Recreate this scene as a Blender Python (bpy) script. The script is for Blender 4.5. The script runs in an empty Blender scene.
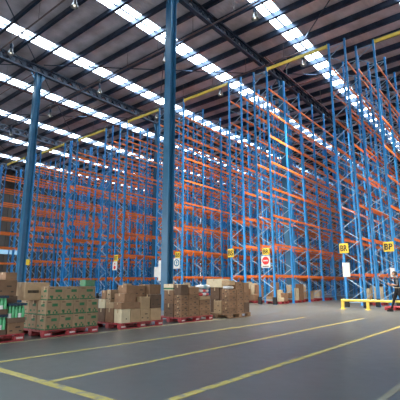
import bpy, bmesh, math, random
from mathutils import Vector, Matrix
R = random.Random(7)
scene = bpy.context.scene
col = scene.collection
PI = math.pi

# ------------------------------------------------------------------ materials
def newmat(name):
    m = bpy.data.materials.new(name); m.use_nodes = True
    nt = m.node_tree
    return m, nt, nt.nodes['Principled BSDF']

def mat(name, rgb, rough=0.6, metal=0.0, var=0.12, scale=6.0, bump=0.0, spec=0.5, rand=0.0):
    """procedural paint / card / metal: base colour broken up by noise wear"""
    m, nt, b = newmat(name)
    tc = nt.nodes.new('ShaderNodeTexCoord')
    nz = nt.nodes.new('ShaderNodeTexNoise'); nz.inputs['Scale'].default_value = scale; nz.inputs['Detail'].default_value = 4
    nt.links.new(tc.outputs['Object'], nz.inputs['Vector'])
    mr = nt.nodes.new('ShaderNodeMapRange')
    mr.inputs['From Min'].default_value = .3; mr.inputs['From Max'].default_value = .7
    mr.inputs['To Min'].default_value = 1 - var; mr.inputs['To Max'].default_value = 1 + var
    nt.links.new(nz.outputs['Fac'], mr.inputs['Value'])
    hs = nt.nodes.new('ShaderNodeHueSaturation'); hs.inputs['Color'].default_value = (*rgb, 1)
    if rand:
        oi = nt.nodes.new('ShaderNodeObjectInfo')
        m2 = nt.nodes.new('ShaderNodeMapRange'); m2.inputs['To Min'].default_value = 1 - rand; m2.inputs['To Max'].default_value = 1 + rand
        nt.links.new(oi.outputs['Random'], m2.inputs['Value'])
        mu = nt.nodes.new('ShaderNodeMath'); mu.operation = 'MULTIPLY'
        nt.links.new(mr.outputs['Result'], mu.inputs[0]); nt.links.new(m2.outputs['Result'], mu.inputs[1])
        nt.links.new(mu.outputs[0], hs.inputs['Value'])
    else:
        nt.links.new(mr.outputs['Result'], hs.inputs['Value'])
    nt.links.new(hs.outputs['Color'], b.inputs['Base Color'])
    b.inputs['Roughness'].default_value = rough; b.inputs['Metallic'].default_value = metal
    b.inputs['Specular IOR Level'].default_value = spec
    if bump:
        bp = nt.nodes.new('ShaderNodeBump'); bp.inputs['Strength'].default_value = bump
        nt.links.new(nz.outputs['Fac'], bp.inputs['Height']); nt.links.new(bp.outputs['Normal'], b.inputs['Normal'])
    return m

M = {}
M['blue'] = mat('rack_blue', (.03, .29, .70), .38, 0, .15, 3, rand=.25)
M['brace'] = mat('brace_blue', (.36, .52, .70), .4, .1, .1, 5)
M['orange'] = mat('beam_orange', (.95, .22, .04), .42, 0, .12, 3, rand=.22)
M['yellow'] = mat('safety_yellow', (.85, .62, .10), .45, 0, .12, 4)
M['colblue'] = mat('column_blue', (.026, .135, .26), .35, 0, .12, 1.5)
M['steel'] = mat('dark_steel', (.05, .07, .11), .30, .75, .3, 2)
M['truss'] = mat('truss_steel', (.03, .04, .065), .45, .3, .3, 2)
M['pipe'] = mat('sprinkler_red', (.16, .045, .04), .5, 0, .2, 3)
M['tray'] = mat('conduit_grey', (.17, .11, .11), .5, .2, .2, 3)
M['lamp'] = mat('lamp_aluminium', (.22, .22, .22), .35, .7, .1, 4)
M['wire'] = mat('cable_grey', (.3, .3, .32), .5)
M['red'] = mat('pallet_red', (.36, .035, .045), .5, 0, .25, 9, .1)
M['wood'] = mat('pallet_wood', (.27, .16, .09), .8, 0, .25, 14, .2)
M['kraft'] = mat('kraft_card', (.31, .215, .13), .85, 0, .1, 8, .06, rand=.14)
M['brown'] = mat('brown_card', (.245, .14, .08), .85, 0, .14, 8, .06, rand=.18)
M['dark'] = mat('dark_card', (.14, .085, .055), .85, 0, .14, 8, .06, rand=.15)
M['tan'] = mat('tan_card', (.42, .29, .17), .85, 0, .1, 8, .05, rand=.12)
M['cream'] = mat('cream_card', (.62, .53, .36), .8, 0, .08, 8, .05, rand=.08)
M['signyellow'] = mat('sign_yellow', (.95, .66, .05), .45, var=.03)
M['white'] = mat('white_sheet', (.78, .78, .76), .6, 0, .05, 5)
M['tape'] = mat('packing_tape', (.50, .36, .20), .3, 0, .05, 6)
M['green'] = mat('print_green', (.02, .13, .05), .6, 0, .3, 12)
M['ink'] = mat('print_black', (.03, .025, .02), .6)
M['bottle'] = mat('bottle_green', (.12, .48, .22), .25, 0, .12, 20)
M['film'] = mat('dark_film', (.03, .06, .09), .25, 0, .2, 12)
M['greenplastic'] = mat('green_plastic', (.01, .16, .06), .35)
M['bagw'] = mat('woven_white', (.70, .72, .74), .6, 0, .1, 14, .3)
M['bagb'] = mat('woven_blue', (.20, .36, .46), .6, 0, .2, 10, .3)
M['bagr'] = mat('woven_red', (.55, .07, .07), .6, 0, .2, 10, .3)
M['signred'] = mat('sign_red', (.75, .03, .03), .5, var=.03)
M['signblue'] = mat('sign_blue', (.03, .22, .40), .5, var=.03)
M['black'] = mat('black_rubber', (.012, .012, .014), .6)
M['cloth'] = mat('black_cloth', (.014, .014, .018), .9, bump=.2, scale=20)
M['greycloth'] = mat('grey_cloth', (.12, .13, .15), .9, bump=.2, scale=20)
M['skin'] = mat('skin', (.48, .27, .18), .5, var=.05)
M['hair'] = mat('hair_dark', (.02, .012, .01), .6)
M['wallc'] = mat('wall_cladding', (.12, .10, .085), .75, 0, .12, .6)
M['apron'] = mat('concrete_apron', (.42, .40, .37), .9, 0, .1, .7)

def floor_mat():
    m, nt, b = newmat('concrete_floor')
    tc = nt.nodes.new('ShaderNodeTexCoord')
    def noise(s, d, rough=.6):
        n = nt.nodes.new('ShaderNodeTexNoise'); n.inputs['Scale'].default_value = s; n.inputs['Detail'].default_value = d
        n.inputs['Roughness'].default_value = rough
        nt.links.new(tc.outputs['Object'], n.inputs['Vector']); return n
    a, c, d = noise(.35, 5), noise(4, 6, .7), noise(30, 4)
    mx = nt.nodes.new('ShaderNodeMix'); mx.data_type = 'FLOAT'; mx.inputs[0].default_value = .45
    nt.links.new(a.outputs['Fac'], mx.inputs[2]); nt.links.new(c.outputs['Fac'], mx.inputs[3])
    cr = nt.nodes.new('ShaderNodeValToRGB')
    cr.color_ramp.elements[0].position = .32; cr.color_ramp.elements[0].color = (.056, .058, .054, 1)
    cr.color_ramp.elements[1].position = .68; cr.color_ramp.elements[1].color = (.104, .106, .099, 1)
    nt.links.new(mx.outputs[0], cr.inputs['Fac']); nt.links.new(cr.outputs['Color'], b.inputs['Base Color'])
    mr = nt.nodes.new('ShaderNodeMapRange'); mr.inputs['To Min'].default_value = .24; mr.inputs['To Max'].default_value = .42
    nt.links.new(c.outputs['Fac'], mr.inputs['Value']); nt.links.new(mr.outputs['Result'], b.inputs['Roughness'])
    bp = nt.nodes.new('ShaderNodeBump'); bp.inputs['Strength'].default_value = .06
    nt.links.new(d.outputs['Fac'], bp.inputs['Height']); nt.links.new(bp.outputs['Normal'], b.inputs['Normal'])
    return m
M['floor'] = floor_mat()

def paint_mat(name, rgb):
    """worn floor paint: concrete shows through in chips"""
    m, nt, b = newmat(name)
    tc = nt.nodes.new('ShaderNodeTexCoord')
    n = nt.nodes.new('ShaderNodeTexNoise'); n.inputs['Scale'].default_value = 9; n.inputs['Detail'].default_value = 6
    nt.links.new(tc.outputs['Object'], n.inputs['Vector'])
    cr = nt.nodes.new('ShaderNodeValToRGB')
    cr.color_ramp.elements[0].position = .36; cr.color_ramp.elements[0].color = (.2, .19, .14, 1)
    cr.color_ramp.elements[1].position = .5; cr.color_ramp.elements[1].color = (*rgb, 1)
    nt.links.new(n.outputs['Fac'], cr.inputs['Fac']); nt.links.new(cr.outputs['Color'], b.inputs['Base Color'])
    b.inputs['Roughness'].default_value = .55
    return m
M['lineyellow'] = paint_mat('floor_paint_yellow', (.40, .315, .06))
M['linefaint'] = paint_mat('floor_paint_faint', (.34, .30, .15))
M['linepale'] = paint_mat('floor_paint_pale', (.2, .19, .14))

def roof_mat():
    """ribbed metal roof underside: sheet ribs run down the slope (Y), stained insulation foil"""
    m, nt, b = newmat('roof_sheet')
    tc = nt.nodes.new('ShaderNodeTexCoord')
    w = nt.nodes.new('ShaderNodeTexWave'); w.wave_type = 'BANDS'; w.bands_direction = 'X'; w.inputs['Scale'].default_value = 1.6
    w.inputs['Distortion'].default_value = 0.0
    n = nt.nodes.new('ShaderNodeTexNoise'); n.inputs['Scale'].default_value = .9; n.inputs['Detail'].default_value = 6
    nt.links.new(tc.outputs['Object'], w.inputs['Vector']); nt.links.new(tc.outputs['Object'], n.inputs['Vector'])
    cr = nt.nodes.new('ShaderNodeValToRGB')
    cr.color_ramp.elements[0].position = .3; cr.color_ramp.elements[0].color = (.50, .42, .44, 1)
    cr.color_ramp.elements[1].position = .7; cr.color_ramp.elements[1].color = (.80, .70, .75, 1)
    nt.links.new(n.outputs['Fac'], cr.inputs['Fac']); nt.links.new(cr.outputs['Color'], b.inputs['Base Color'])
    bp = nt.nodes.new('ShaderNodeBump'); bp.inputs['Strength'].default_value = .5; bp.inputs['Distance'].default_value = .03
    nt.links.new(w.outputs['Fac'], bp.inputs['Height']); nt.links.new(bp.outputs['Normal'], b.inputs['Normal'])
    b.inputs['Roughness'].default_value = .5; b.inputs['Metallic'].default_value = .05
    return m
M['roof'] = roof_mat()

def glow(name, rgb, s):
    m = bpy.data.materials.new(name); m.use_nodes = True; nt = m.node_tree
    nt.nodes.clear()
    o = nt.nodes.new('ShaderNodeOutputMaterial'); e = nt.nodes.new('ShaderNodeEmission')
    e.inputs['Color'].default_value = (*rgb, 1); e.inputs['Strength'].default_value = s
    nt.links.new(e.outputs[0], o.inputs[0]); return m
SKY = 11.0
M['skylight'] = glow('daylit_fibreglass', (.72, .88, 1.0), SKY)
M['winlight'] = glow('daylit_louvre', (.35, .62, .85), .7)
M['bulb'] = glow('lamp_glow', (1, .93, .8), 1.0)

# ------------------------------------------------------------------ mesh helpers
class MB:
    def __init__(s): s.v = []; s.f = []; s.mi = []
    def box(s, x0, x1, y0, y1, z0, z1, mi=0):
        n = len(s.v)
        s.v += [(x0,y0,z0),(x1,y0,z0),(x1,y1,z0),(x0,y1,z0),(x0,y0,z1),(x1,y0,z1),(x1,y1,z1),(x0,y1,z1)]
        for q in ((0,3,2,1),(4,5,6,7),(0,1,5,4),(1,2,6,5),(2,3,7,6),(3,0,4,7)):
            s.f.append(tuple(n+i for i in q)); s.mi.append(mi)
        return s
    def bar(s, a, b, w, d=None, mi=0, up=(0,0,1)):
        a = Vector(a); b = Vector(b); d = d or w
        t = (b-a).normalized(); u = Vector(up)
        if abs(t.dot(u)) > .98: u = Vector((1,0,0))
        r = t.cross(u).normalized(); q = r.cross(t).normalized()
        n = len(s.v)
        for p in (a, b):
            for (i, j) in ((-1,-1),(1,-1),(1,1),(-1,1)):
                s.v.append(tuple(p + r*(i*w/2) + q*(j*d/2)))
        for f in ((3,2,1,0),(4,5,6,7),(0,1,5,4),(1,2,6,5),(2,3,7,6),(3,0,4,7)):
            s.f.append(tuple(n+i for i in f)); s.mi.append(mi)
        return s
    def cyl(s, a, b, r, r2=None, n=8, mi=0, cap=True):
        a = Vector(a); b = Vector(b); r2 = r if r2 is None else r2
        t = (b-a).normalized(); u = Vector((0,0,1)) if abs(t.z) < .95 else Vector((1,0,0))
        p = t.cross(u).normalized(); q = p.cross(t).normalized(); k = len(s.v)
        for c, rr in ((a, r), (b, r2)):
            for i in range(n):
                an = 2*PI*i/n; s.v.append(tuple(c + p*math.cos(an)*rr + q*math.sin(an)*rr))
        for i in range(n):
            j = (i+1) % n; s.f.append((k+i, k+n+i, k+n+j, k+j)); s.mi.append(mi)
        if cap:
            s.f.append(tuple(k+i for i in range(n))); s.mi.append(mi)
            s.f.append(tuple(k+n+i for i in reversed(range(n)))); s.mi.append(mi)
        return s
    def mesh(s, name, mats, smooth=False):
        me = bpy.data.meshes.new(name); me.from_pydata(s.v, [], s.f)
        for m in (mats if isinstance(mats, (list, tuple)) else [mats]): me.materials.append(m)
        for p, i in zip(me.polygons, s.mi): p.material_index = i; p.use_smooth = smooth
        me.validate(); me.update(); return me

def put(name, me, parent=None, loc=(0,0,0), rz=0):
    o = bpy.data.objects.new(name, me); col.objects.link(o)
    o.location = loc; o.rotation_euler = (0, 0, rz)
    if parent: o.parent = parent
    return o
def tag(o, label, cat, group=None):
    o['label'] = label; o['category'] = cat
    if group: o['group'] = group
    return o
def struct(name, me, label=None, cat=None, loc=(0,0,0)):
    o = put(name, me, None, loc); o['kind'] = 'structure'
    if label: o['label'] = label; o['category'] = cat
    return o
def bevel(me, w, seg=1):
    bm = bmesh.new(); bm.from_mesh(me)
    bmesh.ops.bevel(bm, geom=bm.edges[:], offset=w, segments=seg, affect='EDGES', profile=.6)
    bm.to_mesh(me); bm.free(); return me

# ------------------------------------------------------------------ building shell
XW, XE, YS, YN = -56.0, 9.0, -5.0, 69.0
ZR = 17.45            # roof sheet
struct('floor', MB().box(XW, XE, YS, YN, -.2, 0).mesh('floor', M['floor']), 'smooth grey concrete warehouse floor', 'floor')
struct('trim_1', MB().box(-80, 40, -40, YS, -.25, -.03).mesh('apron', M['apron']), 'pale concrete apron outside the loading doors', 'ground')
struct('trim_2', MB().box(XE, 40, YS, YN, -.25, -.03).mesh('apron', M['apron']), 'pale concrete yard outside the side doors', 'ground')
w = MB()
for k in range(int((YN-YS)/1.0)): w.box(XW-.2, XW-.12, YS+k, YS+k+.9, 0, ZR)
w.box(XW-.3, XW-.2, YS, YN, 0, ZR)
struct('wall_left', w.mesh('wall', M['wallc']), 'brown-grey ribbed cladding wall', 'wall')
w = MB(); w.box(XW, XE, YN+.1, YN+.3, 0, ZR)
for k in range(int(XE-XW)): w.box(XW+k, XW+k+.9, YN, YN+.1, 0, ZR)
struct('wall_back', w.mesh('wall', M['wallc']), 'brown-grey ribbed cladding wall at the far end', 'wall')
# right and front walls carry wide open loading doors
w = MB(); w.box(XE, XE+.2, YS, YN, 7.0, ZR)
for a, b in ((YS, 18), (30, YN)): w.box(XE, XE+.2, a, b, 0, 7.0)
struct('wall_right', w.mesh('wall', M['wallc']), 'cladding wall with open loading doors', 'wall')
w = MB(); w.box(XW, XE, YS-.2, YS, 9.0, ZR)
for a, b in ((XW, -44), (-30, -27), (-14, -12), (4, XE)): w.box(a, b, YS-.2, YS, 0, 9.0)
struct('wall_front', w.mesh('wall', M['wallc']), 'cladding wall with open loading doors behind the camera', 'wall')
struct('window_1', MB().box(XW-.12, XW-.06, 10, 28.5, 5.2, 6.0).mesh('louvre', M['winlight']), 'long pale blue louvre strip on the left wall', 'window')

SKX = [-3.45, -10.3, -17.15, -24.1, -31.0, -37.9, -44.6, -51.2]
SW = .52
r = MB(); edges = [XW-.3] + [e for x in sorted(SKX) for e in (x-SW, x+SW)] + [XE+.2]
for i in range(0, len(edges), 2): r.box(edges[i], edges[i+1], YS-.2, YN+.3, ZR, ZR+.06)
ceil = struct('ceiling', r.mesh('roof_sheets', M['roof']), 'ribbed metal roof sheets over dark purlins', 'ceiling')
for i, x in enumerate(SKX):
    me = MB().box(x-SW, x-.05, YS, YN, ZR+.01, ZR+.05).box(x+.05, x+SW, YS, YN, ZR+.01, ZR+.05).mesh('skylight', M['skylight'])
    o = struct('window_%d' % (i+2), me, 'long translucent roof skylight strip', 'skylight')
    put('glazing_bar', MB().box(x-.05, x+.05, YS, YN, ZR-.03, ZR+.05).mesh('glazing_bar', M['steel']), o)
# purlins: Z sections running along X
pm = MB(); pm.box(XW, XE, -.03, .03, 0, .44); pm.box(XW, XE, -.03, .15, .42, .45); pm.box(XW, XE, -.15, .03, 0, .03)
pme = pm.mesh('purlin', M['steel'])
y0 = 16.34 - 1.64*12
for k in range(54):
    y = y0 + 1.64*k
    if YS < y < YN: put('purlin', pme, ceil, (0, y, ZR-.46))
# lattice girders along Y
ZT0, ZT1 = 16.30, 16.98
g = MB()
L0, L1 = YS, YN
g.box(-.13, .13, L0, L1, ZT0, ZT0+.13); g.box(-.13, .13, L0, L1, ZT1-.13, ZT1)
g.box(-.02, .02, L0, L1, ZT0+.13, ZT0+.22); g.box(-.02, .02, L0, L1, ZT1-.22, ZT1-.13)
n = int((L1-L0)/.82)
for k in range(n):
    a = L0 + k*(L1-L0)/n; b = L0 + (k+1)*(L1-L0)/n; m_ = (a+b)/2
    g.box(-.03, .03, a-.14, a+.14, ZT0+.13, ZT1-.13)
    g.bar((0, a, ZT0+.13), (0, m_, ZT1-.13), .1, .05); g.bar((0, m_, ZT1-.13), (0, b, ZT0+.13), .1, .05)
gme = g.mesh('roof_girder', M['truss'])
TX = [-52.9, -39.6, -26.3, -12.95, .4]
for x in TX: put('roof_girder', gme, ceil, (x, 0, 0))
# thin roof bracing rods under the purlins
bm_ = MB()
for x in (-46, -33, -19.6, -6.3):
    for y in (7, 19.6, 32, 44):
        bm_.bar((x-6.4, y-6, ZR-.42), (x+6.4, y+6, ZR-.50), .05); bm_.bar((x-6.4, y+6, ZR-.46), (x+6.4, y-6, ZR-.46), .05)
put('bracing_rods', bm_.mesh('bracing_rods', M['steel']), ceil)

# floor paint
def line(i, x0, x1, y0, y1, m, label):
    struct('trim_%d' % i, MB().box(x0, x1, y0, y1, -.01, .003).mesh('floor_line', M[m]), label, 'floor marking')
line(3, -8.30, -8.20, 2.86, 13.2, 'linefaint', 'faint yellow floor line along the pallet row')
line(4, -6.43, -6.33, 2.86, 13.6, 'lineyellow', 'yellow floor line, the first out from the pallets')
line(5, -4.70, -4.60, 2.86, 14.5, 'lineyellow', 'yellow floor line, the second out from the pallets')
line(6, -3.05, -2.94, 0.5, 16.0, 'lineyellow', 'yellow floor line, the third out from the pallets')
line(7, -9.5, -3.06, 2.74, 2.86, 'lineyellow', 'yellow floor line crossing at the near end of the bays')
line(8, -1.38, -1.30, 0.5, 16.0, 'linepale', 'pale floor line at the bottom right corner')

# ------------------------------------------------------------------ steel columns
cm = MB()
H = ZT0
cm.box(-.19, .19, -.21, -.185, .03, H-.02); cm.box(-.19, .19, .185, .21, .03, H-.02); cm.box(-.012, .012, -.185, .185, .03, H-.02)
cme = cm.mesh('column_shaft', M['colblue'])
bp_ = MB().box(-.3, .3, -.3, .3, 0, .03)
for a in (-.24, .24):
    for b in (-.24, .24): bp_.cyl((a, b, .03), (a, b, .08), .025)
bpe = bp_.mesh('base_plate', M['colblue'])
cap = MB().box(-.24, .24, -.3, .3, H-.02, H)
for s in (-1, 1):
    n0 = len(cap.v)
    cap.v += [(-.012, s*.21, H-.02), (.012, s*.21, H-.02), (.012, s*.6, H-.02), (-.012, s*.6, H-.02), (-.012, s*.21, H-.75), (.012, s*.21, H-.75)]
    for f in ((0,1,2,3), (0,4,5,1), (0,3,4), (1,5,2), (4,3,2,5)): cap.f.append(tuple(n0+i for i in f)); cap.mi.append(0)
cape = cap.mesh('bracket', M['colblue'])
cols = [(-12.95, 13.5, 'tall blue steel column in the middle of the picture, behind the cartons'),
        (-26.3, 13.4, 'tall blue steel column at the left, leaning in view, behind the green bottle packs'),
        (-12.95, 25.75, 'blue steel column in the gap behind the no-entry sign row, right of centre')]
for y in (25.75, 38, 50.2, 62.5):
    cols.append((-26.3, y, None)); cols.append((-39.7, y, None))
    if y > 30: cols.append((-12.95, y, None))
for x, y, lab in cols:
    c = bpy.data.objects.new('steel_column', None); col.objects.link(c); c.location = (x, y, 0)
    tag(c, lab or 'blue steel roof column buried deep among the rack rows', 'column', 'blue steel roof columns')
    put('column_shaft', cme, c); put('base_plate', bpe, c); put('bracket', cape, c)

# ------------------------------------------------------------------ pallet racking
ZL = [1.62, 3.42, 5.15, 6.82, 8.48, 10.15, 11.78, 13.35]
HR = 14.75; BAY = 2.30
post = MB()
post.box(-.052, .052, -.05, -.044, 0.012, HR); post.box(-.052, -.046, -.05, .05, .012, HR); post.box(.046, .052, -.05, .05, .012, HR)
post.box(-.052, -.026, .044, .05, .012, HR); post.box(.026, .052, .044, .05, .012, HR); post.box(-.09, .09, -.08, .08, 0, .012)
post_me = post.mesh('upright_post', M['blue'])
def brace_mesh(dep):
    b = MB(); z = .25; s = 1; h = dep/2 - .06
    b.bar((-h, 0, z), (h, 0, z), .035)
    while z + .62 < HR - .1:
        b.bar((-h*s, 0, z), (h*s, 0, z+.62), .042, .03); z += .62; s = -s
    b.bar((-h, 0, z), (h, 0, z), .035)
    return b.mesh('frame_bracing', M['brace'])
bw = BAY - .10
beam = MB()
beam.box(-.025, .025, .05, .05+bw, -.062, .062)
beam.box(-.032, .032, .05, .062, -.13, .10); beam.box(-.032, .032, .05+bw-.012, .05+bw, -.13, .10)
beam_me = beam.mesh('load_beam', M['orange'])
guard_me = MB().box(-.085, .085, -.10, -.052, .013, .42).box(-.10, -.085, -.10, .06, .013, .42).box(.085, .10, -.10, .06, .013, .42).mesh('post_guard', M['black'])
rows = [  # xl, xr, y start, label
 (-6.30, -5.20, 22.05, 'blue and orange rack row whose end carries the yellow BP sign, farthest right'),
 (-7.45, -6.42, 20.85, 'blue and orange rack row whose end carries the yellow BR sign over a white board'),
 (-12.50, -11.42, 20.85, 'blue and orange rack row whose end carries the no-entry sign'),
 (-14.46, -13.36, 20.80, 'rack row whose end carries the small BS sign with no plate below it'),
 (-19.55, -18.46, 20.80, 'rack row whose end carries the blue arrow sign beside the central column'),
 (-21.12, -20.03, 20.80, 'rack row just left of the central column, back to back with the arrow sign row'),
 (-25.85, -24.77, 20.80, 'rack row whose end carries the red-marked white plate, left of the central column'),
 (-27.80, -26.72, 20.80, 'rack row back to back with the red-marked plate row, on its left side'),
 (-32.90, -31.80, 20.70, 'rack row midway between the two near columns, right-hand one of its pair'),
 (-34.10, -33.05, 20.70, 'rack row midway between the two near columns, left-hand one of its pair'),
 (-39.25, -38.15, 20.50, 'rack row just right of the leaning left column, with a tiny yellow sign'),
 (-41.20, -40.12, 20.50, 'blue and orange rack row directly behind the leaning left column'),
 (-46.20, -45.12, 20.20, 'blue and orange rack row, the second from the left wall'),
 (-47.45, -46.37, 20.20, 'blue and orange rack row nearest the left wall')]
GR = 'tall pallet racking rows'
for ri, (xl, xr, ys, lab) in enumerate(rows):
    cx = (xl+xr)/2; dep = xr-xl
    root = bpy.data.objects.new('pallet_rack', None); col.objects.link(root); root.location = (cx, ys, 0)
    tag(root, lab, 'pallet rack', GR)
    bme = brace_mesh(dep)
    nb = int((65.5-ys)/BAY)
    hx = dep/2 - .06
    for k in range(nb+1):
        f = put('upright_frame', bme, root, (0, k*BAY, 0))
        for s in (-1, 1):
            p = put('upright_post', post_me, f, (s*hx, 0, 0))
        if k == 0:
            for s in (-1, 1): put('post_guard', guard_me, root, (s*hx, -.005, 0))
    cnt = 0; rest = MB()
    for k in range(nb):
        for z in ZL:
            for s in (-1, 1):
                if cnt < 98:
                    put('load_beam', beam_me, root, (s*hx, k*BAY, z)); cnt += 1
                else:
                    x = s*hx; y = k*BAY
                    rest.box(x-.025, x+.025, y+.05, y+.05+bw, z-.062, z+.062)
                    rest.box(x-.032, x+.032, y+.05, y+.062, z-.13, z+.10); rest.box(x-.032, x+.032, y+.05+bw-.012, y+.05+bw, z-.13, z+.10)
    o = put('load_beam', rest.mesh('far_load_beams', M['orange']), root); o['kind'] = 'stuff'

# yellow tie beams bridging the aisles at the top
ties = [(-5.2, 1.0, 22.05, 'far right, running out of the picture'), (-11.42, -7.45, 20.83, 'over the aisle between the no-entry row and the BR row'),
        (-18.46, -14.46, 20.8, 'over the aisle just right of the central column'), (-24.77, -21.12, 20.8, 'over the aisle just left of the central column'),
        (-31.8, -27.8, 20.75, 'over the aisle midway between the two near columns'), (-38.15, -34.1, 20.6, 'over the aisle right of the leaning left column'),
        (-45.12, -41.2, 20.3, 'over the aisle left of the leaning left column')]
for x0, x1, y, lab in ties:
    t = MB().box(x0+.005, x1-.005, -.05, .05, HR-.22, HR-.04).box(x0+.005, x0+.02, -.08, .08, HR-.3, HR).box(x1-.02, x1-.005, -.08, .08, HR-.3, HR)
    tag(put('tie_beam', t.mesh('tie_beam', M['yellow']), None, (0, y, 0)), 'yellow steel tie beam ' + lab, 'beam', 'yellow tie beams across the aisles')

# ------------------------------------------------------------------ signs
font_cache = {}
def text_mesh(s, size, m):
    cu = bpy.data.curves.new('t', 'FONT'); cu.body = s; cu.size = size; cu.extrude = .004; cu.align_x = 'CENTER'; cu.align_y = 'CENTER'; cu.offset = size*.02
    o = bpy.data.objects.new('t', cu); col.objects.link(o)
    dg = bpy.context.evaluated_depsgraph_get(); dg.update()
    me = bpy.data.meshes.new_from_object(o.evaluated_get(dg)); bpy.data.objects.remove(o)
    me.materials.clear(); me.materials.append(m)
    me.transform(Matrix.Rotation(PI/2, 4, 'X')); return me
def aisle_sign(x, y, z, w, h, s, lab, name='aisle_sign'):
    o = put(name, bevel(MB().box(-w/2, w/2, -.01, .01, -h/2, h/2).mesh('plate', M['signyellow']), .003), None, (x, y, z))
    tag(o, lab, 'sign', 'yellow rack end signs')
    if s:
        tm = text_mesh(s, h*.86, M['ink'])
        xs = [v.co.x for v in tm.vertices]; zs = [v.co.z for v in tm.vertices]; W_ = max(xs)-min(xs); H_ = max(zs)-min(zs)
        tm.transform(Matrix.Diagonal((w*.80/W_, 1, h*.62/H_, 1))); zc = (max(v.co.z for v in tm.vertices)+min(v.co.z for v in tm.vertices))/2
        xc = (max(v.co.x for v in tm.vertices)+min(v.co.x for v in tm.vertices))/2
        put('lettering', tm, o, (-xc, -.015, -zc))
    return o
YF = 20.739; YG = 20.789
aisle_sign(-5.48, 21.989, 3.02, .50, .50, 'BP', 'yellow sign with black letters BP on the farthest right rack end')
aisle_sign(-7.34, YG, 2.96, .46, .50, 'BR', 'yellow sign with black letters BR above the white board')
aisle_sign(-11.93, YG, 3.02, .46, .40, 'BR', 'yellow sign directly above the red no-entry sign')
aisle_sign(-14.42, YF, 3.05, .44, .52, 'BS', 'small yellow sign with black letters BS and no plate beneath it')
aisle_sign(-18.9, YF, 3.13, .46, .42, 'BS', 'amber yellow sign directly above the blue arrow sign')
aisle_sign(-25.55, YF, 3.17, .48, .50, 'BT', 'yellow sign above a pale red-marked plate, left of the central column')
aisle_sign(-38.75, 20.38, 3.29, .70, .56, '', 'tiny plain-looking yellow sign just right of the leaning left column', 'rack_sign')
def plate(name, x, z, w, h, lab, y=None, cat='sign', group=None):
    y = y or (YG if x > -12.6 else YF)
    o = put(name, bevel(MB().box(-w/2, w/2, -.01, .01, -h/2, h/2).mesh('plate', M['white']), .003), None, (x, y, z)); return tag(o, lab, cat, group)
def disc(r, m, y0, y1, n=32):
    return MB().cyl((0, y0, 0), (0, y1, 0), r, n=n).mesh('disc', m)
o = plate('no_entry_sign', -11.97, 2.43, .58, .70, 'white plate with a red no-entry disc on a rack end')
put('red_disc', disc(.23, M['signred'], -.010, -.016), o, (0, 0, .06)); put('white_bar', MB().box(-.16, .16, -.022, -.016, -.035, .035).mesh('bar', M['white']), o, (0, 0, .06))
put('lettering', MB().box(-.2, .2, -.014, -.010, -.02, .02).mesh('bar', M['ink']), o, (0, 0, -.27))
o = plate('arrow_sign', -18.98, 2.55, .60, .72, 'white plate with a blue ring and upward arrow beside the central column')
ring = MB(); N = 32
for i in range(N):
    a, b = 2*PI*i/N, 2*PI*(i+1)/N
    k = len(ring.v)
    for (an, rr) in ((a, .17), (a, .25), (b, .25), (b, .17)):
        ring.v.append((math.cos(an)*rr, -.016, math.sin(an)*rr))
    for (an, rr) in ((a, .17), (a, .25), (b, .25), (b, .17)):
        ring.v.append((math.cos(an)*rr, -.010, math.sin(an)*rr))
    for f in ((0,1,2,3), (7,6,5,4), (1,5,6,2), (0,3,7,4)): ring.f.append(tuple(k+q for q in f)); ring.mi.append(0)
put('blue_ring', ring.mesh('ring', M['signblue']), o, (0, 0, .04))
ar = MB().box(-.035, .035, -.016, -.010, -.12, .03)
k = len(ar.v); ar.v += [(-.10,-.016,.02),(.10,-.016,.02),(0,-.016,.14),(-.10,-.010,.02),(.10,-.010,.02),(0,-.010,.14)]
for f in ((0,1,2),(5,4,3),(0,3,4,1),(1,4,5,2),(2,5,3,0)): ar.f.append(tuple(k+q for q in f)); ar.mi.append(0)
put('arrow', ar.mesh('arrow', M['signblue']), o, (0, 0, .04))
o = plate('no_entry_sign', -25.66, 2.56, .56, .68, 'white plate with two small red marks, left of the central column')
put('red_disc', disc(.14, M['signred'], -.010, -.016), o, (0, 0, -.12)); put('red_triangle', MB().cyl((0, -.010, 0), (0, -.016, 0), .12, n=3).mesh('tri', M['signred']), o, (0, 0, .17))
plate('notice_board', -7.30, 1.86, .37, .72, 'white notice board below the BR sign', cat='notice', group='white notices on rack ends')
plate('notice_board', -5.40, 1.72, .22, .46, 'small white notice hung low on the farthest right rack end', 21.989, 'notice', 'white notices on rack ends')
plate('notice_board', -20.93, 2.0, .50, .72, 'white notice just left of the central column', cat='notice', group='white notices on rack ends')
# white box and conduit on the central column's left side
e = put('electrical_box', bevel(MB().box(-.10, .10, -.09, .09, -.46, .46).mesh('box', M['white']), .01), None, (-13.25, 13.42, 1.76))
tag(e, 'narrow white electrical box fixed to the left of the central blue column', 'electrical box')
put('cover_door', MB().box(-.08, .08, -.098, -.09, -.1, .42).mesh('door', M['white']), e)
cd = put('conduit_pipe', MB().cyl((0,0,0), (0,0,13.9), .028).mesh('conduit', M['wire']), None, (-13.22, 13.42, 2.23))
tag(cd, 'thin grey conduit running up beside the central blue column', 'pipe')
for z in (2, 5, 8, 11): put('pipe_clip', MB().box(-.04, .10, -.04, .04, z, z+.05).mesh('clip', M['wire']), cd)

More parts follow.
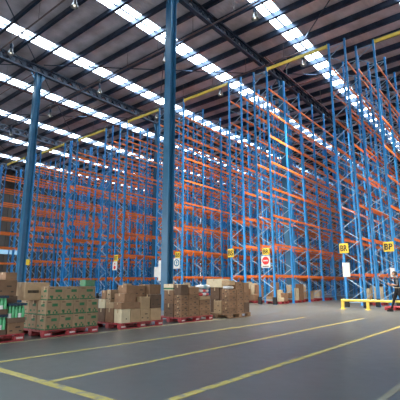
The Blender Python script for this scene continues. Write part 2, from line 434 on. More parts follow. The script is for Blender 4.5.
# ------------------------------------------------------------------ high-bay lamps and service pipes
sh = MB(); prof = [(.06, .30), (.09, .28), (.13, .12), (.20, -.06)]
N = 14
for (ra, za), (rb, zb) in zip(prof, prof[1:]):
    sh.cyl((0,0,za), (0,0,zb), ra, rb, n=N, cap=False)
sh_me = sh.mesh('lamp_shade', M['lamp'], True)
hous_me = MB().cyl((0,0,.30), (0,0,.58), .09, n=12).cyl((0,0,.58), (0,0,.64), .05, n=12).mesh('lamp_housing', M['steel'])
bulb_me = MB().cyl((0,0,.0), (0,0,.2), .06, .03, n=10).mesh('bulb', M['bulb'])
def lamp(x, y, lab):
    o = bpy.data.objects.new('high_bay_lamp', None); col.objects.link(o); o.location = (x, y, 14.95)
    tag(o, lab, 'lamp', 'pendant high-bay lamps')
    put('lamp_shade', sh_me, o); put('lamp_housing', hous_me, o); put('bulb', bulb_me, o)
    put('suspension_cord', MB().cyl((0,0,.64), (0,0,1.9), .012, n=6).mesh('cord', M['wire']), o)
ly = [(9.8, 'nearest'), (16.4, 'second'), (22.3, 'third')]
place = {-9.6: 'rightmost of its row', -16.2: 'beside the central column', -22.9: 'left of the central column', -29.6: 'near the leaning left column', -36.4: 'farthest left of its row'}
for y, yn in ly:
    for x, xn in place.items():
        lamp(x, y, 'high-bay lamp in the %s row from the camera, %s' % (yn, xn))
    t = MB().cyl((-38, 0, 0), (-9.4, 0, 0), .045, n=8)
    for x in range(-38, -9, 3): t.bar((x, 0, 0), (x, 0, 1.1), .02)
    tag(put('cable_tray', t.mesh('cable_tray', M['tray']), None, (0, y+.1, 15.95)), 'reddish grey service pipe carrying the %s row of high-bay lamps' % yn, 'pipe', 'service pipes of the lamps')
pi = MB()
for x in ():
    pi.cyl((x, -2, 15.8), (x, 60, 15.8), .07, n=8)
    for y in range(0, 60, 4): pi.bar((x, y, 15.8), (x, y, 17.05), .02)
sx = [(-28.3, 'red-brown sprinkler main under the roof at the upper left'), (-11.6, 'red-brown sprinkler main under the roof at the upper right')]
for x, lab in sx:
    p_ = MB().cyl((0, 10 if x < -20 else 21, 0), (0, 60, 0), .045, n=8)
    o = tag(put('sprinkler_pipe', p_.mesh('main', M['pipe']), None, (x, 0, 15.6)), lab, 'pipe', 'sprinkler mains')
    for y in ((12.6, 18.8, 26.0, 33.2) if x < -20 else (26.0, 33.2)):
        bq = MB().cyl((-3.0, y, .12), (3.0, y, .12), .03, n=6)
        for xx in (-3, 0, 3): bq.cyl((xx, y, .12), (xx, y, -.12), .02, n=6)
        put('branch_pipe', bq.mesh('branch', M['pipe']), o)
    for y in range(12 if x < -20 else 24, 60, 6): put('pipe_hanger', MB().bar((0, y, .05), (0, y, 1.45), .02).mesh('hanger', M['wire']), o)
for x, y, z0, lab in ((-29.0, 10.8, 6.0, 'thin cable hanging just left of the leaning column'), (-31.0, 10.8, 7.0, 'thin cable hanging at the far left')):
    tag(put('hanging_cable', MB().cyl((0,0,0), (0,0,17.0-z0), .012, n=6).mesh('cable', M['wire']), None, (x, y, z0)), lab, 'cable')

# ------------------------------------------------------------------ yellow guard rail
def rail(x0, x1, y, lab):
    o = bpy.data.objects.new('guard_rail', None); col.objects.link(o); o.location = (x0, y, 0)
    tag(o, lab, 'guard rail', 'yellow guard rails before the racks')
    L = x1-x0
    put('rail_bar', bevel(MB().box(0, L, -.05, .05, .35, .45).mesh('bar', M['yellow']), .02), o)
    for x in (.07, 1.22, L-.07):
        put('rail_post', MB().box(x-.06, x+.06, -.055, .055, .01, .35).mesh('post', M['yellow']), o)
        put('foot_plate', MB().box(x-.12, x+.12, -.12, .12, 0, .012).mesh('foot', M['yellow']), o)
rail(-7.15, -4.0, 19.35, 'low yellow guard rail before the BR rack end, passing behind the walking person')

# ------------------------------------------------------------------ pallets
def pallet(x0, x1, y0, y1, m, lab, name='pallet', printed=True):
    cx, cy = (x0+x1)/2, (y0+y1)/2; hx, hy = (x1-x0)/2, (y1-y0)/2
    o = bpy.data.objects.new(name, None); col.objects.link(o); o.location = (cx, cy, 0)
    tag(o, lab, 'pallet', 'pallets on the floor')
    d = MB(); n = 7
    for i in range(n):
        a = -hx + i*(2*hx)/n; d.box(a+.01, a+2*hx/n-.01, -hy, hy, .125, .148)
    for y in (-hy+.06, 0, hy-.06): d.box(-hx, hx, y-.05, y+.05, .105, .125)
    put('deck', d.mesh('deck', M[m]), o)
    b = MB()
    for x in (-hx+.06, 0, hx-.06): b.box(x-.05, x+.05, -hy, hy, 0, .02)
    put('bottom_board', b.mesh('bottom', M[m]), o)
    for x in (-hx+.075, 0, hx-.075):
        for y in (-hy+.10, 0, hy-.10):
            bl = put('block', bevel(MB().box(x-.07, x+.07, y-.10, y+.10, .02, .105).mesh('block', M[m]), .006), o)
            if printed and x > 0:
                q = MB()
                for k in range(6): q.box(x+.07, x+.073, y-.07+k*.024, y-.07+k*.024+.014, .045, .08)
                put('block_print', q.mesh('print', M['white']), bl)
    return o
pallet(-9.50, -8.35, 3.02, 4.46, 'red', 'red pallet under the green bottle packs at the far left')
pallet(-9.58, -8.42, 4.93, 6.38, 'red', 'red pallet under the green-printed cartons')
pallet(-9.50, -8.37, 7.04, 8.60, 'red', 'red pallet under the mixed cartons with a cream box at the corner')
pallet(-9.50, -8.38, 9.39, 10.96, 'red', 'red pallet under small brown cartons and woven bags')
pallet(-9.32, -8.12, 11.58, 12.90, 'wood', 'bare brown wooden pallet at the right end of the carton row', printed=False)

# ------------------------------------------------------------------ cartons
CG = 'cardboard cartons on the pallets'
def carton(x0, x1, y0, y1, z0, z1, m, lab, tape=True, prt=None, group=CG, name='carton', rz=0.0):
    cx, cy = (x0+x1)/2, (y0+y1)/2; a, b, h = (x1-x0)/2-.005, (y1-y0)/2-.005, z1-z0-.002
    rz = rz or R.uniform(-.014, .014)
    me = MB().box(-a, a, -b, b, 0, h).mesh('carton', M[m]); bevel(me, min(.006, h*.05))
    bm = bmesh.new(); bm.from_mesh(me)      # slight slump of the card
    for v in bm.verts:
        if v.co.z > h*.5: v.co.x += R.uniform(-.003, .003); v.co.y += R.uniform(-.003, .003)
    bm.to_mesh(me); bm.free()
    o = put(name, me, None, (cx, cy, z0), rz); tag(o, lab, 'box', group)
    if tape:
        w = .022; t = .0012; e = .0035
        q = MB(); q.box(-w, w, -b-e, b+e, h, h+t); q.box(-w, w, -b-e-t, -b-e+.0002, h*.72, h+t)
        q2 = q.box(-a-e, a+e, -.006, .006, h, h+t*.6)
        put('packing_tape', q.mesh('tape', M['tape']), o)
    if prt == 'green':
        q = MB(); e = .0045
        for f in (0, 1):
            L = b if f == 0 else a
            for (u0, u1, v0, v1) in ((-.97, .97, .0, .08), (-.15, .65, .58, .78), (-.75, -.35, .20, .34), (.2, .45, .26, .36)):
                if f == 0: q.box(a+e-.001, a+e, L*u0, L*u1, h*v0, h*v1)
                else: q.box(L*u0, L*u1, -b-e, -b-e+.001, h*v0, h*v1)
        for (u, s) in ((-.5, .026), (.55, .022), (.1, .018)):
            q.box(a+e-.001, a+e, b*u-s, b*u+s, h*.10, h*.24)
        put('green_print', q.mesh('print', M['green']), o)
        q = MB().box(a+e-.001, a+e, -b*.8, -b*.3, h*.84, h*.90).box(-a*.2, a*.7, -b-e, -b-e+.001, h*.84, h*.90)
        put('brown_print', q.mesh('print', M['dark']), o)
    elif prt == 'text':
        q = MB(); e = .0045
        for k in range(9): q.box(a+e-.001, a+e, -b*.78+k*b*.1, -b*.78+k*b*.1+b*.075, h*.40, h*.56)
        put('black_print', q.mesh('print', M['ink']), o)
    elif prt == 'label':
        q = MB().box(a+.0035, a+.0045, -b*.2, b*.35, h*.35, h*.75); put('paper_label', q.mesh('label', M['white']), o)
    elif prt == 'marks':
        q = MB(); e = .0045
        for (u, v, s) in ((-.6, .3, .03), (.2, .6, .05), (.55, .25, .03)):
            q.box(a+e-.001, a+e, b*u-s, b*u+s, h*v-.012, h*v+.012); q.box(a*u-s*.8, a*u+s*.8, -b-e, -b-e+.001, h*v-.012, h*v+.012)
        put('black_print', q.mesh('print', M['ink']), o)
    elif prt == 'band':
        q = MB().box(a+.0035, a+.0045, -b, b, h*.15, h*.4).box(-a, a, -b-.0045, -b-.0035, h*.15, h*.4); put('green_print', q.mesh('band', M['green']), o)
    elif prt == 'dot':
        q = MB().box(a+.0035, a+.0045, .0, .03, h*.25, h*.34); put('black_print', q.mesh('dot', M['ink']), o)
    return o

# --- pallet of green-printed cartons
nth = ['leftmost', 'second from left', 'third from left', 'rightmost']
lay = ['bottom', 'middle', 'top']
GG = 'green-printed kraft cartons'
for l, (z0, z1) in enumerate(((.15, .465), (.467, .79))):
    for c in range(4):
        for d in range(3):
            x1 = -8.44 - d*.375; yy = 4.955 + c*.355
            wh = ['front', 'middle', 'back'][d]
            carton(x1-.37, x1, yy, yy+.352, z0, z1, 'kraft', 'green-printed carton in the %s layer, %s of its %s column row' % (lay[l], nth[c], wh), prt='green', group=GG)
for c, (a, b) in enumerate(((4.975, 5.415), (5.42, 5.79), (5.80, 6.27))):
    carton(-8.75, -8.45, a, b, .792, 1.095, 'kraft', 'green-printed carton in the top layer, %s of the front three' % ['leftmost', 'middle one', 'rightmost'][c], prt='green', group=GG)
    if c: carton(-9.12, -8.76, a, b, .792, 1.08, 'kraft', 'green-printed carton in the top layer behind the %s' % ['', 'middle one', 'rightmost'][c], prt='green', group=GG)
carton(-9.235, -8.765, 4.60, 5.20, .792, 1.19, 'tan', 'long plain carton with a black printed word, lying above the bottle packs', prt='text')
tub = put('plastic_tub', bevel(MB().box(-.12, .12, -.14, .14, 0, .14).mesh('tub', M['greenplastic']), .015, 2), None, (-8.60, 6.12, 1.097))
tag(tub, 'small bright green plastic tub on top of the green-printed cartons', 'tub')
put('tub_rim', MB().box(-.135, .135, -.155, -.12, .13, .15).box(-.135, .135, .12, .155, .13, .15).box(-.135, -.1, -.12, .12, .13, .15).box(.1, .135, -.12, .12, .13, .15).mesh('rim', M['greenplastic']), tub)

# --- bottle packs
def bottle_mesh():
    b = MB(); pr = [(.030, .0), (.034, .01), (.034, .17), (.018, .215), (.014, .24)]
    for (ra, za), (rb, zb) in zip(pr, pr[1:]): b.cyl((0,0,za), (0,0,zb), ra, rb, n=12, cap=False)
    return b.mesh('bottle', M['bottle'], True)
bot = bottle_mesh(); capm = MB().cyl((0,0,.238), (0,0,.262), .017, n=10).mesh('bottle_cap', M['white'])
labm = MB().cyl((0,0,.06), (0,0,.13), .0352, n=12, cap=False).mesh('bottle_label', M['white'], True)
def pack(x0, x1, y0, y1, z0, z1, lab):
    o = bpy.data.objects.new('bottle_pack', None); col.objects.link(o); o.location = ((x0+x1)/2, (y0+y1)/2, z0)
    tag(o, lab, 'pack of bottles', 'packs of green bottles')
    a, b, h = (x1-x0)/2, (y1-y0)/2, z1-z0; th = .10
    t = MB().box(-a, a, -b, b, 0, .008).box(-a, a, -b, -b+.006, .008, th).box(-a, a, b-.006, b, .008, th).box(-a, -a+.006, -b+.006, b-.006, .008, th).box(a-.006, a, -b+.006, b-.006, .008, th)
    put('tray', t.mesh('tray', M['dark']), o)
    sc = (h-.03)/.262
    nx, ny = 4, 5
    for i in range(nx):
        for j in range(ny):
            bo = put('bottle', bot, o, (-a+.045+i*(2*a-.09)/(nx-1), -b+.045+j*(2*b-.09)/(ny-1), .009)); bo.scale = (1.05, 1.05, sc)
            put('bottle_cap', capm, bo)
            if (i+j) % 3 == 0: put('bottle_label', labm, bo)
    f = MB().box(-a-.004, a+.004, -b-.004, b+.004, h-.018, h-.002).box(a, a+.004, -b, b, h-.05, h-.018).box(-a, a, -b-.004, -b, h-.05, h-.018)
    put('top_film', f.mesh('film', M['film']), o)
carton(-8.72, -8.37, 4.10, 4.45, .15, .368, 'brown', 'low brown carton beneath the nearest bottle pack', prt='marks')
pack(-8.72, -8.37, 4.09, 4.46, .37, .76, 'pack of green bottles standing alone on a low brown carton, nearest the right')
pack(-8.72, -8.37, 3.69, 4.08, .15, .548, 'lower pack of green bottles at the left picture edge')
pack(-8.72, -8.37, 3.68, 4.07, .55, .92, 'upper pack of green bottles at the left picture edge')
carton(-9.12, -8.74, 3.96, 4.44, .15, .53, 'brown', 'brown carton behind the bottle packs, lowest of its stack')
carton(-9.12, -8.74, 3.98, 4.44, .532, .90, 'dark', 'dark brown carton behind the bottle packs, second of its stack', prt='marks')
carton(-9.14, -8.76, 3.98, 4.42, .902, 1.24, 'brown', 'brown carton behind the bottle packs, third of its stack', prt='marks')
carton(-9.14, -8.80, 4.16, 4.42, 1.242, 1.40, 'brown', 'small brown carton topping the stack behind the bottle packs')
carton(-9.16, -8.74, 3.50, 3.94, .15, .62, 'dark', 'lower dark carton of the stack at the left edge behind the bottles')
carton(-9.16, -8.74, 3.50, 3.94, .622, 1.10, 'dark', 'middle dark carton of the stack at the left edge behind the bottles')
carton(-9.12, -8.78, 3.62, 3.92, 1.102, 1.30, 'tan', 'upper tan carton of the stack at the left edge behind the bottles', rz=.1)

# --- mixed carton pallet
P2 = [(-8.70,-8.40,7.07,7.39,.15,.50,'cream','cream white carton with a black dot, at the near corner of the pallet','dot'),
 (-8.70,-8.40,7.40,7.74,.15,.50,'tan','tan carton just right of the cream white carton',None),
 (-8.72,-8.40,7.06,7.73,.502,.67,'brown','wide flat brown carton lying across the cream and tan ones',None),
 (-8.70,-8.40,7.75,8.10,.15,.47,'tan','tan carton in the middle of the pallet front, bottom layer','marks'),
 (-8.70,-8.40,7.75,8.10,.472,.80,'tan','pale tan carton in the middle of the pallet front, upper layer',None),
 (-8.70,-8.40,8.12,8.55,.15,.48,'tan','light carton at the far corner of the mixed pallet, bottom',None),
 (-8.70,-8.40,8.12,8.55,.482,.86,'dark','dark brown carton at the far corner of the mixed pallet','marks'),
 (-9.08,-8.74,7.08,7.50,.15,.51,'brown','brown upright carton behind the cream white corner carton',None),
 (-9.44,-9.10,7.08,7.50,.15,.50,'dark','dark upright carton at the rear corner of the mixed pallet',None),
 (-9.08,-8.74,7.08,7.50,.512,.665,'tan','flat tan carton on the upright brown carton of the mixed pallet',None),
 (-9.42,-9.12,7.10,7.42,.502,.74,'cream','cream carton standing on the rear dark upright carton',None),
 (-9.34,-9.14,7.12,7.38,.742,.98,'brown','small reddish carton on top of the rear cream carton','label'),
 (-9.10,-8.90,7.10,7.50,.667,1.0,'kraft','tall narrow kraft carton beside the small reddish one','marks'),
 (-8.88,-8.46,7.20,7.64,.672,.90,'brown','brown carton above the wide flat one, second from top',None),
 (-8.88,-8.52,7.32,7.66,.902,1.12,'brown','brown carton at the top, above the wide flat one',None),
 (-9.10,-8.73,7.52,8.02,.15,.615,'brown','hidden brown carton in the rear middle of the mixed pallet',None),
 (-9.10,-8.73,8.04,8.55,.15,.615,'brown','hidden brown carton in the rear far corner of the mixed pallet',None),
 (-9.10,-8.73,7.67,8.19,.617,.80,'tan','flat light tan carton set back above the middle cartons',None),
 (-9.05,-8.60,7.68,8.11,.802,1.11,'brown','big brown carton at the top middle of the mixed pallet','marks'),
 (-9.10,-8.73,8.21,8.56,.617,.86,'dark','dark carton behind the far corner of the mixed pallet',None),
 (-8.98,-8.50,8.16,8.62,.862,1.14,'brown','brown carton topping the far corner of the mixed pallet',None)]
for (a,b,c,d,e_,f,m,lab,p) in P2: carton(a,b,c,d,e_,f,m,lab,prt=p)

# --- small brown cartons and bags
k = 0
cn = ['left', 'middle', 'right']
for ci, (a, b, n) in enumerate(((9.42, 9.76, 4), (9.77, 10.29, 4), (10.30, 10.88, 3))):
    for rr in range(n):
        z = .15 + rr*.166
        carton(-8.72, -8.41, a, b, z, z+.164, 'brown', 'small flat brown carton, %s column of the bag pallet, row %s from the floor' % (cn[ci], ['one', 'two', 'three', 'four'][rr]), prt='marks', group='small flat brown cartons')
P3 = [(-9.16,-8.74,9.42,9.90,.15,.55,'dark','dark carton at the rear near corner of the bag pallet, bottom','marks'),
 (-9.16,-8.74,9.42,9.90,.552,.955,'brown','brown carton at the rear near corner of the bag pallet, upper','marks'),
 (-9.18,-8.76,9.42,9.98,.957,1.15,'cream','cream carton with a green band topping the bag pallet','band'),
 (-9.16,-8.74,9.92,10.40,.15,.80,'dark','tall dark carton in the rear middle of the bag pallet',None),
 (-9.16,-8.74,10.42,10.90,.15,.76,'dark','tall dark carton at the rear far end of the bag pallet',None),
 (-8.73,-8.43,9.42,9.78,.816,1.13,'dark','dark open carton beside the green-banded cream carton',None),
 (-8.73,-8.43,9.83,10.30,.816,1.05,'brown','brown carton right of the dark one on top of the bag pallet','dot'),
 (-8.74,-8.41,10.31,10.88,.65,.755,'tan','flat tan carton under the woven bags',None)]
for (a,b,c,d,e_,f,m,lab,p) in P3: carton(a,b,c,d,e_,f,m,lab,prt=p)
def bag(cx, cy, z, a, b, h, m, stripe, lab, rz=0, name='woven_bag', cat='bag', grp='woven sacks on the pallet'):
    me = bpy.data.meshes.new('bag'); bm = bmesh.new()
    bmesh.ops.create_icosphere(bm, subdivisions=3, radius=1)
    rr = random.Random(int(cx*100+cy*10+z*1000))
    ph = [rr.uniform(0, 6) for _ in range(4)]
    for v in bm.verts:
        x, y, zz = v.co
        x = math.copysign(abs(x)**.55, x); y = math.copysign(abs(y)**.55, y); zz = math.copysign(abs(zz)**.8, zz)
        wob = 1 + .07*math.sin(5*x+ph[0]) * math.cos(4*y+ph[1]) + .05*math.sin(7*y+ph[2]+3*x)
        v.co = (x*a, y*b, (zz*h/2*wob) + h/2)
        if v.co.z < 0.0: v.co.z = 0.0
    bm.to_mesh(me); bm.free()
    me.materials.append(M[m]); me.materials.append(M[stripe])
    for p in me.polygons:
        p.use_smooth = True
        if abs(p.center.y/b + .1) < .28: p.material_index = 1
    o = put(name, me, None, (cx, cy, z), rz); tag(o, lab, cat, grp)
    return o
bag(-8.56, 10.62, .757, .13, .27, .11, 'bagr', 'bagw', 'red and white woven sack, lowest of the three')
bag(-8.56, 10.62, .882, .13, .28, .10, 'bagw', 'bagr', 'white woven sack with a red stripe, between two others', .05)
bag(-8.56, 10.66, .996, .15, .28, .13, 'bagw', 'bagb', 'white and blue woven sack on top of the pile', -.05)

# --- wooden pallet stack
r4 = ['bottom', 'second', 'third', 'top']
for ci, (a, b) in enumerate(((11.60, 12.04), (12.05, 12.49))):
    for rr in range(4):
        z = .15 + rr*.205
        if ci == 0 and rr == 3: m = 'brown'
        carton(-8.48, -8.14, a, b, z, z+.203, 'brown', 'squat brown carton on the wooden pallet, %s one of the %s column' % (r4[rr], ['near', 'second'][ci]), prt='marks', group='squat brown cartons on the wooden pallet')
P4 = [(-8.84,-8.50,11.60,11.96,.15,.57,'tan','upright tan carton at the near left of the wooden pallet','marks'),
 (-8.50,-8.14,12.51,12.86,.15,.50,'dark','dark carton at the far corner of the wooden pallet, bottom',None),
 (-8.50,-8.14,12.51,12.86,.502,.86,'brown','brown carton at the far corner of the wooden pallet, middle','marks'),
 (-8.50,-8.14,12.51,12.86,.862,1.20,'brown','brown carton at the far corner of the wooden pallet, top',None),
 (-8.50,-8.16,12.02,12.47,.972,1.23,'brown','brown carton high on the second column of the wooden pallet','marks'),
 (-9.28,-8.86,11.98,12.48,.15,.60,'dark','dark carton in the rear of the wooden pallet, lower',None),
 (-9.28,-8.86,11.98,12.48,.602,1.03,'dark','dark carton in the rear of the wooden pallet, upper',None),
 (-9.32,-8.62,11.80,12.30,1.032,1.33,'cream','long cream carton with a printed line, high on the wooden pallet','text'),
 (-8.84,-8.50,11.98,12.48,.15,.62,'dark','dark carton hidden in the middle of the wooden pallet',None),
 (-8.84,-8.52,11.98,12.48,.622,1.03,'dark','upper dark carton hidden in the middle of the wooden pallet',None)]
for (a,b,c,d,e_,f,m,lab,p) in P4: carton(a,b,c,d,e_,f,m,lab,prt=p)
bag(-8.33, 11.80, .972, .16, .17, .12, 'bagw', 'bagw', 'crumpled white plastic wrap bag on the wooden pallet stack')
carton(-8.50, -8.16, 12.02-.001, 12.47, .9705, .9715, 'brown', 'thin brown card sheet under the high brown carton', tape=False) if False else None
carton(-8.49, -8.15, 11.63, 11.97, 1.11, 1.27, 'tan', 'tan carton resting on the crumpled white bag')

# ------------------------------------------------------------------ goods on the floor inside the racks
def stack(x, y, w, d, spec, where, m='red'):
    pallet(x-w/2, x+w/2, y-d/2, y+d/2, m, '%s pallet %s' % ('red' if m == 'red' else 'wooden', where), printed=False)
    i = 0
    for (u0, u1, v0, v1, z0, z1, mm, desc) in spec:
        carton(x-w/2+u0*w, x-w/2+u1*w, y-d/2+v0*d, y-d/2+v1*d, z0, z1, mm, '%s %s' % (desc, where), tape=False, group='cartons on the floor of the racks')
stack(-13.9, 22.35, 1.0, 1.1, [(0,.48,0,.45,.15,.48,'brown','brown lower left carton'), (.5,1,0,.45,.15,.50,'brown','brown lower right carton'),
     (0,.4,0,.45,.50,.85,'brown','small brown upper carton'), (.0,.3,.5,.8,.15,1.30,'cream','tall cream bundle'), (.35,.62,.5,.9,.15,1.2,'cream','second tall cream bundle'), (.66,1,.5,.95,.15,1.1,'brown','dark brown stack box')], 'in the BS rack row, behind the wooden pallet stack')
stack(-12.0, 22.1, .95, 1.1, [(0,.46,0,.42,.15,.42,'tan','tan low carton'), (0,.4,.5,.9,.15,1.25,'brown','tall brown stack box'), (.5,1,0,.45,.15,.36,'cream','cream low carton'), (.46,.7,.5,.8,.15,.8,'cream','pale narrow carton'), (.74,1,.5,.9,.15,.62,'brown','short brown carton'), (.05,.4,.05,.38,.42,.62,'brown','small brown carton on the tan one')], 'in the no-entry rack row, nearest bay left')
stack(-12.0, 24.3, .95, 1.3, [(0,.35,0,.3,.15,.45,'tan','tan carton'), (.4,.7,0,.3,.15,.58,'brown','brown carton'), (.74,1,0,.3,.15,.9,'cream','cream upright carton'), (.0,.3,.45,.8,.15,1.1,'cream','tall cream bundle'), (.35,.62,.45,.85,.15,.85,'tan','tan mid carton'), (.66,1,.45,.85,.15,1.15,'brown','tall brown carton')], 'in the no-entry rack row, its second pallet')
stack(-19.0, 22.3, .95, 1.2, [(0,.5,0,.45,.15,1.25,'cream','tall cream bundle'), (.52,1,0,.45,.15,1.0,'tan','tan tall carton'), (0,1,.5,1,.15,.9,'brown','broad brown carton')], 'in the arrow-sign rack row')
stack(-20.6, 22.3, .95, 1.2, [(0,.5,0,.5,.15,1.35,'cream','tall cream bundle'), (.52,1,0,.5,.15,1.1,'brown','brown tall carton')], 'behind the central column')
stack(-12.0, 26.6, .95, 1.2, [(0,.35,0,.4,.15,1.1,'cream','tall cream bundle'), (.6,.9,0,.4,.15,.7,'tan','tan tall carton')], 'deep inside the no-entry rack row')
stack(-12.0, 28.9, .95, 1.2, [(0.1,.5,0,.4,.15,.7,'cream','square cream carton')], 'deepest inside the no-entry rack row')
stack(-6.95, 24.3, .9, 1.1, [(0,.3,0,.35,.15,.9,'cream','pale bundle'), (.55,.95,0,.5,.15,1.0,'cream','second pale bundle')], 'low inside the BR rack row')
bag(-6.72, 24.0, 1.002, .2, .24, .2, 'black', 'black', 'black sack lying on the pale bundle inside the BR rack row', name='sack')
stack(-9.3, 33.5, 1.1, 1.2, [(0,.5,0,.5,.15,1.0,'cream','pale bundle'), (.52,1,0,.5,.15,.8,'brown','brown carton')], 'standing far down the aisle beside the BR row', m='wood')
stack(-25.3, 22.3, .95, 1.2, [(0,.5,0,.5,.15,1.2,'tan','tall tan carton'), (.52,1,0,.5,.15,.9,'cream','cream carton')], 'in the rack row left of the central column')
pallet(-5.35, -4.55, 19.75, 20.75, 'red', 'empty red pallet on the floor behind the yellow guard rail', printed=False)

# ------------------------------------------------------------------ person
def skin(name, verts, edges, radii, root, m, parent=None, sub=2):
    me = bpy.data.meshes.new(name); me.from_pydata(verts, edges, [])
    o = bpy.data.objects.new(name, me); col.objects.link(o)
    s = o.modifiers.new('s', 'SKIN'); s.use_smooth_shade = True
    o.modifiers.new('d', 'SUBSURF').levels = sub
    for i, v in enumerate(me.skin_vertices[0].data):
        r_ = radii[i]; v.radius = r_ if isinstance(r_, tuple) else (r_, r_); v.use_root = (i == root)
    dg = bpy.context.evaluated_depsgraph_get(); dg.update()
    nm = bpy.data.meshes.new_from_object(o.evaluated_get(dg)); bpy.data.objects.remove(o)
    nm.materials.clear(); nm.materials.append(m)
    for p in nm.polygons: p.use_smooth = True
    return put(name, nm, parent)

def person(x, y, rz, label):
    """local frame: faces -Y, Z up, mid-stride; height 1.68"""
    root = bpy.data.objects.new('person', None); col.objects.link(root); root.location = (x, y, 0); root.rotation_euler = (0, 0, rz)
    tag(root, label, 'person')
    V = {}
    def a(k, co, r): V[k] = (co, r)
    a('pel', (0, 0, .93), (.16, .115)); a('waist', (0, -.01, 1.06), (.14, .10)); a('chest', (0, -.02, 1.25), (.165, .115)); a('upch', (0, -.02, 1.36), (.13, .095))
    a('neck', (0, -.03, 1.44), .052); a('head0', (0, -.05, 1.50), .06); 
    for s, n in ((-1, 'r'), (1, 'l')):
        a('sh'+n, (s*.19, -.015, 1.355), .062)
    a('elr', (-.25, .05, 1.12), .043); a('war', (-.20, -.17, 1.06), .030); a('har', (-.19, -.23, 1.075), .026)
    a('ell', (.25, -.02, 1.10), .043); a('wal', (.20, -.24, 1.12), .030); a('hal', (.19, -.30, 1.14), .026)
    # front leg (right) and trailing leg (left)
    a('hipr', (-.09, -.02, .86), .098); a('knr', (-.10, -.17, .50), .064); a('anr', (-.09, -.29, .11), .043)
    a('hipl', (.09, .03, .86), .098); a('knl', (.09, .10, .47), .062); a('anl', (.09, .38, .19), .042)
    keys = list(V); ix = {k_: i for i, k_ in enumerate(keys)}
    E = [('pel','waist'),('waist','chest'),('chest','upch'),('upch','neck'),('neck','head0'),('upch','shr'),('upch','shl'),('shr','elr'),('elr','war'),('war','har'),
         ('shl','ell'),('ell','wal'),('wal','hal'),('pel','hipr'),('hipr','knr'),('knr','anr'),('pel','hipl'),('hipl','knl'),('knl','anl')]
    body = skin('body', [V[k_][0] for k_ in keys], [(ix[p], ix[q]) for p, q in E], [V[k_][1] for k_ in keys], 0, M['skin'], root)
    # colour zones of the clothing on the one continuous body
    me = body.data
    for m_ in ('cloth', 'greycloth'): me.materials.append(M[m_])
    for p in me.polygons:
        c = p.center
        if c.z < .96 and abs(c.x) < .21 and not (c.y < -.13 and c.z > .93): p.material_index = 1
        elif c.z > .9 and c.z < 1.43:
            arm = abs(c.x) > .235
            if not arm and not c.y < -.13: p.material_index = 1
            elif c.z > 1.12 and c.y > -.1: p.material_index = 2
    # head
    bm = bmesh.new(); bmesh.ops.create_uvsphere(bm, u_segments=20, v_segments=14, radius=1)
    for v in bm.verts:
        xx, yy, zz = v.co
        wz = 1 - .22*max(0, -zz)
        v.co = (xx*.076*wz, yy*.098*(1-.10*max(0, -zz)) - (.012 if zz < 0 else 0), zz*.118)
        if yy < -.85 and abs(xx) < .3 and -.25 < zz < .15: v.co.y -= .016     # nose
    hm = bpy.data.meshes.new('head'); bm.to_mesh(hm); bm.free(); hm.materials.append(M['skin'])
    for p in hm.polygons: p.use_smooth = True
    hd = put('head', hm, root, (0, -.065, 1.575))
    for s in (-1, 1):
        put('eye', MB().cyl((s*.03, -.088, .012), (s*.03, -.094, .012), .010, n=8).mesh('eye', M['ink']), hd)
        put('ear', bevel(MB().box(s*.076-.008, s*.076+.008, -.005, .025, -.03, .025).mesh('ear', M['skin']), .005), hd)
    # hair cap
    bm = bmesh.new(); bmesh.ops.create_uvsphere(bm, u_segments=20, v_segments=14, radius=1)
    bmesh.ops.delete(bm, geom=[v for v in bm.verts if v.co.z < -.45 or (v.co.y < -.35 and v.co.z < .42)], context='VERTS')
    for v in bm.verts: v.co = (v.co.x*.084, v.co.y*.106+.004, v.co.z*.124+.004)
    hh = bpy.data.meshes.new('hair'); bm.to_mesh(hh); bm.free(); hh.materials.append(M['hair'])
    for p in hh.polygons: p.use_smooth = True
    put('hair', hh, hd)
    # face mask
    bm = bmesh.new(); bmesh.ops.create_uvsphere(bm, u_segments=20, v_segments=14, radius=1)
    bmesh.ops.delete(bm, geom=[v for v in bm.verts if v.co.z > -.02 or v.co.z < -.93 or v.co.y > -.25], context='VERTS')
    for v in bm.verts: v.co = (v.co.x*.078, v.co.y*.112-.010, v.co.z*.115)
    mm = bpy.data.meshes.new('mask'); bm.to_mesh(mm); bm.free(); mm.materials.append(M['bagw'])
    put('face_mask', mm, hd)
    # shoes
    for s, ay, az, pitch in ((-1, -.30, .0, .12), (1, .38, .07, -.5)):
        sb = MB().box(-.045, .045, -.19, .07, 0, .03).box(-.042, .042, -.10, .068, .03, .11).box(-.04, .04, -.185, -.10, .03, .065)
        sm_ = bevel(sb.mesh('shoe', M['black']), .012, 2)
        so = put('shoe', sm_, root, (s*.09, ay, az)); so.rotation_euler = (pitch if s > 0 else 0, 0, 0)
    # hands with five fingers
    for (hx_, hy_, hz_, dr) in ((-.19, -.23, 1.075, Vector((.35, -1, .2))), (.19, -.30, 1.14, Vector((-.2, -1, .1)))):
        dr.normalize(); sd = 1 if hx_ < 0 else -1
        side = Vector((0, 0, 1)); base = Vector((hx_, hy_, hz_))
        vs, es, rs = [tuple(base)], [], [.022]
        vs.append(tuple(base+dr*.045)); es.append((0, 1)); rs.append((.02, .012))
        for q_, L_ in ((-.027, .062), (-.009, .074), (.009, .078), (.027, .068)):
            i0 = len(vs); r0 = base+dr*.05+side*q_
            inn = Vector((sd, 0, 0))
            vs += [tuple(r0), tuple(r0+dr*L_*.55+inn*.008), tuple(r0+dr*L_*.85+inn*.035)]; rs += [.009, .0085, .0075]
            es += [(1, i0), (i0, i0+1), (i0+1, i0+2)]
        i0 = len(vs); t0 = base+dr*.012+side*.026
        vs += [tuple(t0), tuple(t0+dr*.03+side*.022), tuple(t0+dr*.055+side*.022+Vector((sd*.015, 0, 0)))]; rs += [.011, .010, .008]
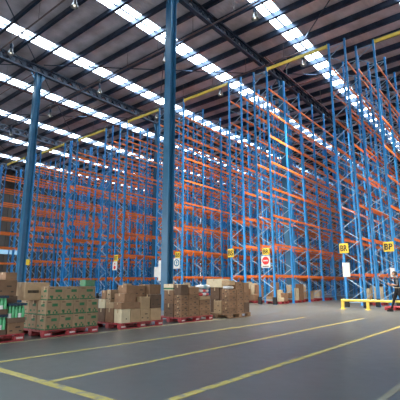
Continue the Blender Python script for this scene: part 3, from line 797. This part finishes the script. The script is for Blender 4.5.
        es += [(0, i0), (i0, i0+1), (i0+1, i0+2)]
        skin('hand', vs, es, rs, 0, M['skin'], root, 1)
    # vest with chest patch, belt, pouch
    put('badge', MB().box(.03, .10, -.150, -.142, 1.26, 1.33).mesh('badge', M['white']), root)
    bl = MB()
    N = 20
    for i in range(N):
        a0, a1 = 2*PI*i/N, 2*PI*(i+1)/N
        k_ = len(bl.v)
        for an in (a0, a1):
            for rr in (1.0, 1.06):
                for z in (.985, 1.01): bl.v.append((math.cos(an)*.152*rr, math.sin(an)*.112*rr-.005, z))
        for f in ((2,3,7,6),(0,4,5,1),(1,5,7,3),(0,2,6,4)): bl.f.append(tuple(k_+q for q in f)); bl.mi.append(0)
    put('belt', bl.mesh('belt', M['cream']), root)
    return root
person(-4.52, 18.93, -PI*.40, 'person in black trousers and dark vest with a face mask, walking past the guard rail')

# ------------------------------------------------------------------ sky, camera, exposure
w = bpy.data.worlds.new('sky'); scene.world = w; w.use_nodes = True
nt = w.node_tree; bg = nt.nodes['Background']
tc = nt.nodes.new('ShaderNodeTexCoord'); sp = nt.nodes.new('ShaderNodeSeparateXYZ'); cr = nt.nodes.new('ShaderNodeValToRGB')
cr.color_ramp.elements[0].position = .0; cr.color_ramp.elements[0].color = (1, .93, .82, 1)
cr.color_ramp.elements[1].position = .6; cr.color_ramp.elements[1].color = (.62, .80, 1, 1)
nt.links.new(tc.outputs['Generated'], sp.inputs[0]); nt.links.new(sp.outputs['Z'], cr.inputs['Fac']); nt.links.new(cr.outputs['Color'], bg.inputs['Color'])
bg.inputs['Strength'].default_value = 3.6

# lit high-bay lamps over the cross aisle before the racks (the lamps modelled above plus two just outside the picture)
for x, y, e_ in ((-2.9, 16.4, 9500), (-9.6, 16.4, 9500), (-16.2, 16.4, 3500), (-2.9, 22.3, 8000), (-9.6, 22.3, 11000), (-16.2, 22.3, 6000), (3.8, 16.4, 5000)):
    sl = bpy.data.lights.new('lamp_light', 'SPOT'); sl.energy = e_; sl.spot_size = math.radians(75); sl.spot_blend = 1.0
    sl.color = (1, .90, .76); sl.shadow_soft_size = .25
    so_ = bpy.data.objects.new('lamp_light', sl); col.objects.link(so_); so_.location = (x, y, 14.80)
f_px = 400.0; pitch = math.atan(84/f_px); yaw = math.atan(333/math.hypot(f_px, 84))
cam = bpy.data.cameras.new('camera'); co = bpy.data.objects.new('camera', cam); col.objects.link(co)
cam.sensor_width = 36; cam.sensor_fit = 'HORIZONTAL'; cam.lens = 36*f_px/400; cam.clip_end = 400; cam.clip_start = .05
co.location = (0, 0, 1.15); co.rotation_euler = (PI/2 + pitch, 0, yaw)
scene.camera = co
vs = scene.view_settings
vs.view_transform = 'Standard'; vs.look = 'None'; vs.gamma = 1; vs.use_curve_mapping = False; vs.exposure = 0.50
scene.cycles.use_denoising = True
scene.cycles.max_bounces = 8; scene.cycles.diffuse_bounces = 5
scene.cycles.sample_clamp_indirect = 6
